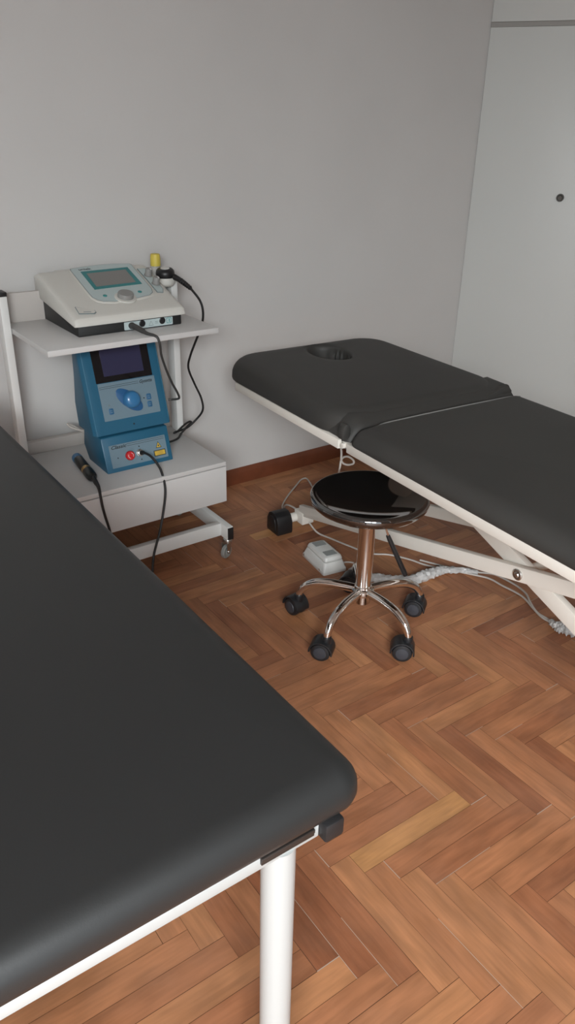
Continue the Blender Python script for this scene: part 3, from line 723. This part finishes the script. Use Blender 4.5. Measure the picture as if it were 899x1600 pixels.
lo_ = Vector((lx0, 2.371, BZ)); lv_ = Vector((0,.040,.120)).normalized(); ln_ = Vector((1,0,0)).cross(lv_); LF = (lo_, Vector((1,0,0)), lv_, ln_)
def onl(a, b, h): return lo_ + Vector((a,0,0)) + lv_*b + ln_*h
lpn = P('connector_panel', MB().prism(rrect(.216,.080,.002,2,.130,.0560), LF, -.002, .0013), M['panel_blue'])
text('lettering', 'Classic', onl(.028,.082,.0014), (1,0,0), lv_, ln_, .0165, M['ink'], lpn, la.location, shear=.35, width=.058)
P('printed_line', MB().bar(onl(.089,.0915,.0014), onl(.233,.0905,.0014), .0006, .0012, lv_).bar(onl(.090,.0845,.0014), onl(.232,.0845,.0014), .0006, .0012, lv_), M['ink'], parent=lpn)
es = P('emergency_stop', MB().rev([(.010,0),(.010,.008),(.0165,.010),(.0165,.017),(.014,.021),(.006,.0225),(0,.0228)], onl(.089,.050,0), ln_, 32, cap=False), M['red'])
def arc(a0, a1, r0, r1): 
    n = 8; return [(r1*math.cos(R(a0+(a1-a0)*i/n)), r1*math.sin(R(a0+(a1-a0)*i/n))) for i in range(n+1)] + [(r0*math.cos(R(a1-(a1-a0)*i/n)), r0*math.sin(R(a1-(a1-a0)*i/n))) for i in range(n+1)]
ef = (onl(.089,.050,.0195), Vector((1,0,0)), lv_, ln_)
P('arrow_print', MB().prism(arc(150,255,.0068,.0098), ef, 0, .0025).prism(arc(-30,75,.0068,.0098), ef, 0, .0025), M['white_print'], parent=es)
P('fibre_socket', MB().rev([(.0135,0),(.0135,.004),(.0105,.006),(.0105,.014),(.009,.015),(0,.015)], onl(.132,.051,0), ln_, 28, cap=False), M['zinc'])
P('warning_triangle', MB().prism([(.1955,.0545),(.2185,.0545),(.207,.0775)], LF, 0, .0016), M['ink'], parent=lpn)
P('warning_triangle', MB().prism([(.1985,.0565),(.2155,.0565),(.207,.0735)], LF, 0, .0020), M['yellow'], parent=lpn)
P('warning_triangle', MB().prism(circ(.207,.0625,.0028,14), LF, 0, .0023).prism(rrect(.009,.0008,.0003,1,.207,.0625), LF, 0, .0022), M['ink'], parent=lpn)
P('warning_label', MB().prism(rrect(.046,.0215,.001,2,.2075,.036), LF, 0, .0016), M['ink'], parent=lpn)
P('warning_label', MB().prism(rrect(.040,.016,.0008,2,.2075,.036), LF, 0, .0020), M['yellow'], parent=lpn)
for dy in (.0415, .036, .0305):
    P('label_print', MB().prism(rrect(.026,.0016,.0004,1,.2075,dy), LF, 0, .0023), M['gold'], parent=lpn)
for a, b in ((.048,.049), (.133,.074), (.134,.027)):
    P('indicator', MB().rev([(.0024,0),(.0024,.002)], onl(a, b, 0), ln_, 12), M['ink'], parent=lpn)
P('power_cord', MB().tube([(1.00, 2.585, .47), (.965, 2.625, .462), (.93, 2.66, .470), (.915, 2.668, .485), (.93, 2.672, .478), (.96, 2.660, .455), (1.0, 2.64, .41), (1.05, 2.62, .393)], .004, 8), M['cord'])

# fibre cable hanging from the blue device
fc = thing('fibre_cable', 'black cable hanging from the front of the blue unit over the drawer', 'cable', tuple(onl(.132,.051,.02)))
P = Part(fc)
s0 = onl(.132,.051,.012); s1 = onl(.134,.051,.032)
P('plug', MB().tube([s0, (s0+s1)/2, s1], .007, 14, smooth=2, radii=[.0085,.008,.006]), M['rubber'])
P('cable', MB().tube([s1-Vector((0,-.004,0)), (1.075, 2.312, .446), (1.090, 2.285, .415), (1.092, 2.262, .385), (1.086, 2.236, .34), (1.068, 2.222, .275), (1.040, 2.205, .205), (1.004, 2.19, .125), (.985, 2.17, .06), (.955, 2.12, .012), (.90, 2.02, .006)], .0044, 8, smooth=6), M['rubber'])

# hand wand lying at the left of the blue unit
hw = thing('laser_wand', 'black cylindrical laser wand with blue tip and gold ring lying on the lower tier', 'hand wand', (.877, 2.43, BZ))
P = Part(hw)
wa = Vector((.8885, 2.535, BZ+.0190)); wb = Vector((.866, 2.325, BZ+.0190)); wdv = (wb-wa).normalized()
P('barrel', MB().rev([(.0175,.028),(.018,.030),(.018,.118),(.017,.120)], wa, wdv, 32), M['wand_black'])
P('tip', MB().rev([(0,0),(.014,0),(.0178,.003),(.0185,.010),(.0185,.028),(.0175,.0285)], wa, wdv, 32, cap=False), M['wand_blue'])
P('ring', MB().rev([(.0165,.119),(.0172,.120),(.0172,.140),(.0165,.141)], wa, wdv, 32), M['gold'])
P('collar', MB().rev([(.0165,.140),(.0185,.142),(.0185,.172),(.0175,.190),(.014,.200),(.010,.203)], wa, wdv, 32), M['wand_black'])
P('cable', MB().tube([wa+wdv*.200, wa+wdv*.215, (.8625, 2.300, .404), (.8585, 2.272, .402), (.8540, 2.252, .396), (.8515, 2.240, .378), (.853, 2.236, .345), (.860, 2.236, .300), (.870, 2.232, .24), (.872, 2.22, .15), (.865, 2.19, .03), (.84, 2.12, .0065), (.80, 2.02, .0065)], .0045, 8, smooth=6, radii=[.0095,.009,.0085,.0065,.005,.0045,.0045,.0045,.0045,.0045,.0045,.0045,.0045]), M['rubber'])

# ------------------------------------------------------------------ foot pedal and cords on the floor
pe = thing('foot_pedal', 'white two-button foot pedal on the floor beside the stool', 'foot switch', (1.613, 1.992, 0), 0)
ax = Vector((1.557-1.583, 1.902-2.072, 0)).normalized(); ay = Vector((-ax.y, ax.x, 0))           # ax: towards the camera, ay: to the right
po = Vector((1.613, 1.992, 0)); PF = (Vector((0,0,0)), ax, ay, Vector((0,0,1)))
def pbox(name, polyrings, m, **k): return link(name, MB().loft(polyrings), m, pe, **k)
def pring(L_, W_, r, z, dx=0, slope=0): return [Vector((0,0,z + slope*a)) + ax*(a+dx) + ay*b for a, b in rrect(L_, W_, r, 4)]
pbox('base', [pring(.172,.100,.008,0), pring(.172,.100,.008,.012), pring(.164,.094,.010,.018), pring(.150,.082,.012,.040), pring(.146,.078,.012,.043)], M['pedal'], bevel=.0015)
rk = pbox('rocker', [pring(.146,.074,.008,.044,0,.03), pring(.148,.076,.010,.050,0,.03), pring(.140,.068,.010,.060,0,.03), pring(.132,.060,.010,.0625,0,.03)], M['pedal'], bevel=.001)
for dx in (-.042, .040):
    link('button_pad', MB().loft([pring(.036,.046,.003,.0615+.03*dx,dx,.03), pring(.035,.045,.003,.0640+.03*dx,dx,.03)]), M['pedal_grey'], rk)
for q in (-.070, .055):
    link('screw', MB().rev([(.005,0),(.005,.003)], ax*q + ay*-.0485 + Vector((0,0,.011)), -ay, 14), M['zinc'], pe)

pc = thing('pedal_cable', 'pedal cable wrapped in crinkled clear plastic lying behind the stool column', 'cable', (1.70, 1.80, 0))
P = Part(pc)
P('cable', MB().tube([(1.645, 1.925, .012), (1.672, 1.938, .010), (1.700, 1.915, .008), (1.690, 1.880, .010), (1.665, 1.850, .012)], .0035, 8), M['cord'])
hp = [(1.650, 1.875, .016), (1.645, 1.835, .017), (1.683, 1.785, .017), (1.722, 1.742, .017), (1.775, 1.700, .018), (1.845, 1.688, .019), (1.905, 1.688, .017), (1.955, 1.675, .014), (2.010, 1.640, .011), (2.04, 1.605, .009)]
P('plastic_wrap', MB().tube(hp, .016, 14, smooth=7, radii=[.012,.015,.016,.016,.018,.0195,.017,.013,.010,.008], wr=.55), M['wrap'], angle=25)

wc1 = thing('power_cord', 'pale power cord looping from the far table hinge across the floor', 'cord', (1.75, 2.2, 0))
P = Part(wc1)
c1 = [(1.545, 1.875, .598), (1.549, 1.85, .528), (1.553, 1.85, .485), (1.575, 1.85, .466), (1.604, 1.85, .462), (1.607, 1.852, .474), (1.583, 1.855, .492), (1.558, 1.855, .489), (1.551, 1.855, .455), (1.60, 1.93, .35), (1.72, 2.10, .20), (1.88, 2.33, .07), (1.97, 2.53, .010), (2.000, 2.60, .005), (2.015, 2.650, .005), (1.985, 2.650, .005), (1.930, 2.612, .005), (1.833, 2.542, .005), (1.760, 2.478, .006), (1.722, 2.420, .020), (1.700, 2.375, .062), (1.693, 2.335, .080), (1.698, 2.285, .078), (1.715, 2.235, .045), (1.728, 2.185, .010), (1.750, 2.120, .004), (1.772, 2.035, .004), (1.802, 1.945, .004), (1.857, 1.897, .004), (1.899, 1.826, .004), (1.922, 1.760, .004), (1.968, 1.690, .004), (2.021, 1.610, .004), (2.050, 1.558, .004), (2.052, 1.499, .004), (2.057, 1.444, .004), (2.052, 1.397, .004), (2.024, 1.333, .004), (2.007, 1.284, .004), (2.006, 1.245, .006)]
P('cable', MB().tube(c1, .0036, 8, smooth=6), M['cord'])
wc2 = thing('extension_cord', 'second pale cord twisted beside the first under the scissor arm', 'cord', (2.05, 1.45, 0))
P = Part(wc2)
c2 = [(1.93, 1.80, .004), (1.981, 1.703, .004), (2.035, 1.623, .006), (2.078, 1.567, .010), (2.093, 1.519, .006), (2.094, 1.461, .004), (2.073, 1.408, .010), (2.040, 1.362, .010), (2.018, 1.314, .004), (2.015, 1.268, .004), (2.005, 1.235, .008)]
P('cable', MB().tube(c2, .0036, 8, smooth=6), M['cord'])
pg = [(2.004, 1.250, .012), (1.996, 1.228, .014), (1.999, 1.195, .018), (2.012, 1.170, .020), (2.030, 1.150, .018), (2.05, 1.12, .016)]
P('plastic_wrap', MB().tube(pg, .02, 14, smooth=8, radii=[.008,.014,.024,.026,.024,.02], wr=.7, flat=.75), M['wrap'], angle=20)

# ------------------------------------------------------------------ light
w = bpy.data.worlds.new('World'); scene.world = w; w.use_nodes = True
nt_ = w.node_tree; bg = nt_.nodes['Background']; bg.inputs['Color'].default_value = (.86, .93, 1.0, 1); bg.inputs['Strength'].default_value = 2.2
def area(name, loc, target, sx, sy, power, col):
    l = bpy.data.lights.new(name, 'AREA'); l.shape = 'RECTANGLE'; l.size = sx; l.size_y = sy; l.energy = power; l.color = col
    o = bpy.data.objects.new(name, l); COL.objects.link(o); o.location = loc
    o.rotation_euler = (Vector(target)-Vector(loc)).to_track_quat('-Z', 'Y').to_euler()
    return o
area('window_daylight', (-1.75, YW0-.95, 2.65), (.55, 1.1, .0), 2.3, 1.5, 590, (.955, .985, 1.0))

# ------------------------------------------------------------------ camera
cam = bpy.data.cameras.new('Camera'); co = bpy.data.objects.new('Camera', cam); COL.objects.link(co)
AZ, PIT, ROLL = R(54.2), R(26.7), R(-1.236)
def room(v): return Vector((math.sin(AZ)*v[0] + math.cos(AZ)*v[1], -math.cos(AZ)*v[0] + math.sin(AZ)*v[1], v[2]))
fwd = Vector((0, math.cos(PIT), -math.sin(PIT))); up0 = Vector((0, math.sin(PIT), math.cos(PIT))); rt0 = Vector((1,0,0))
rt = rt0*math.cos(ROLL) - up0*math.sin(ROLL); up = rt0*math.sin(ROLL) + up0*math.cos(ROLL)
fwd, rt, up = room(fwd), room(rt), room(up)
mt = Matrix((rt, up, -fwd)).transposed().to_4x4(); mt.translation = (0, 0, 1.5)
co.matrix_world = mt
cam.sensor_fit = 'VERTICAL'; cam.sensor_height = 36; cam.lens = 36*1215/1600; cam.clip_start = .02
scene.camera = co
vs = scene.view_settings; vs.view_transform = 'Standard'; vs.look = 'None'; vs.gamma = 1; vs.use_curve_mapping = False; vs.exposure = 0.0
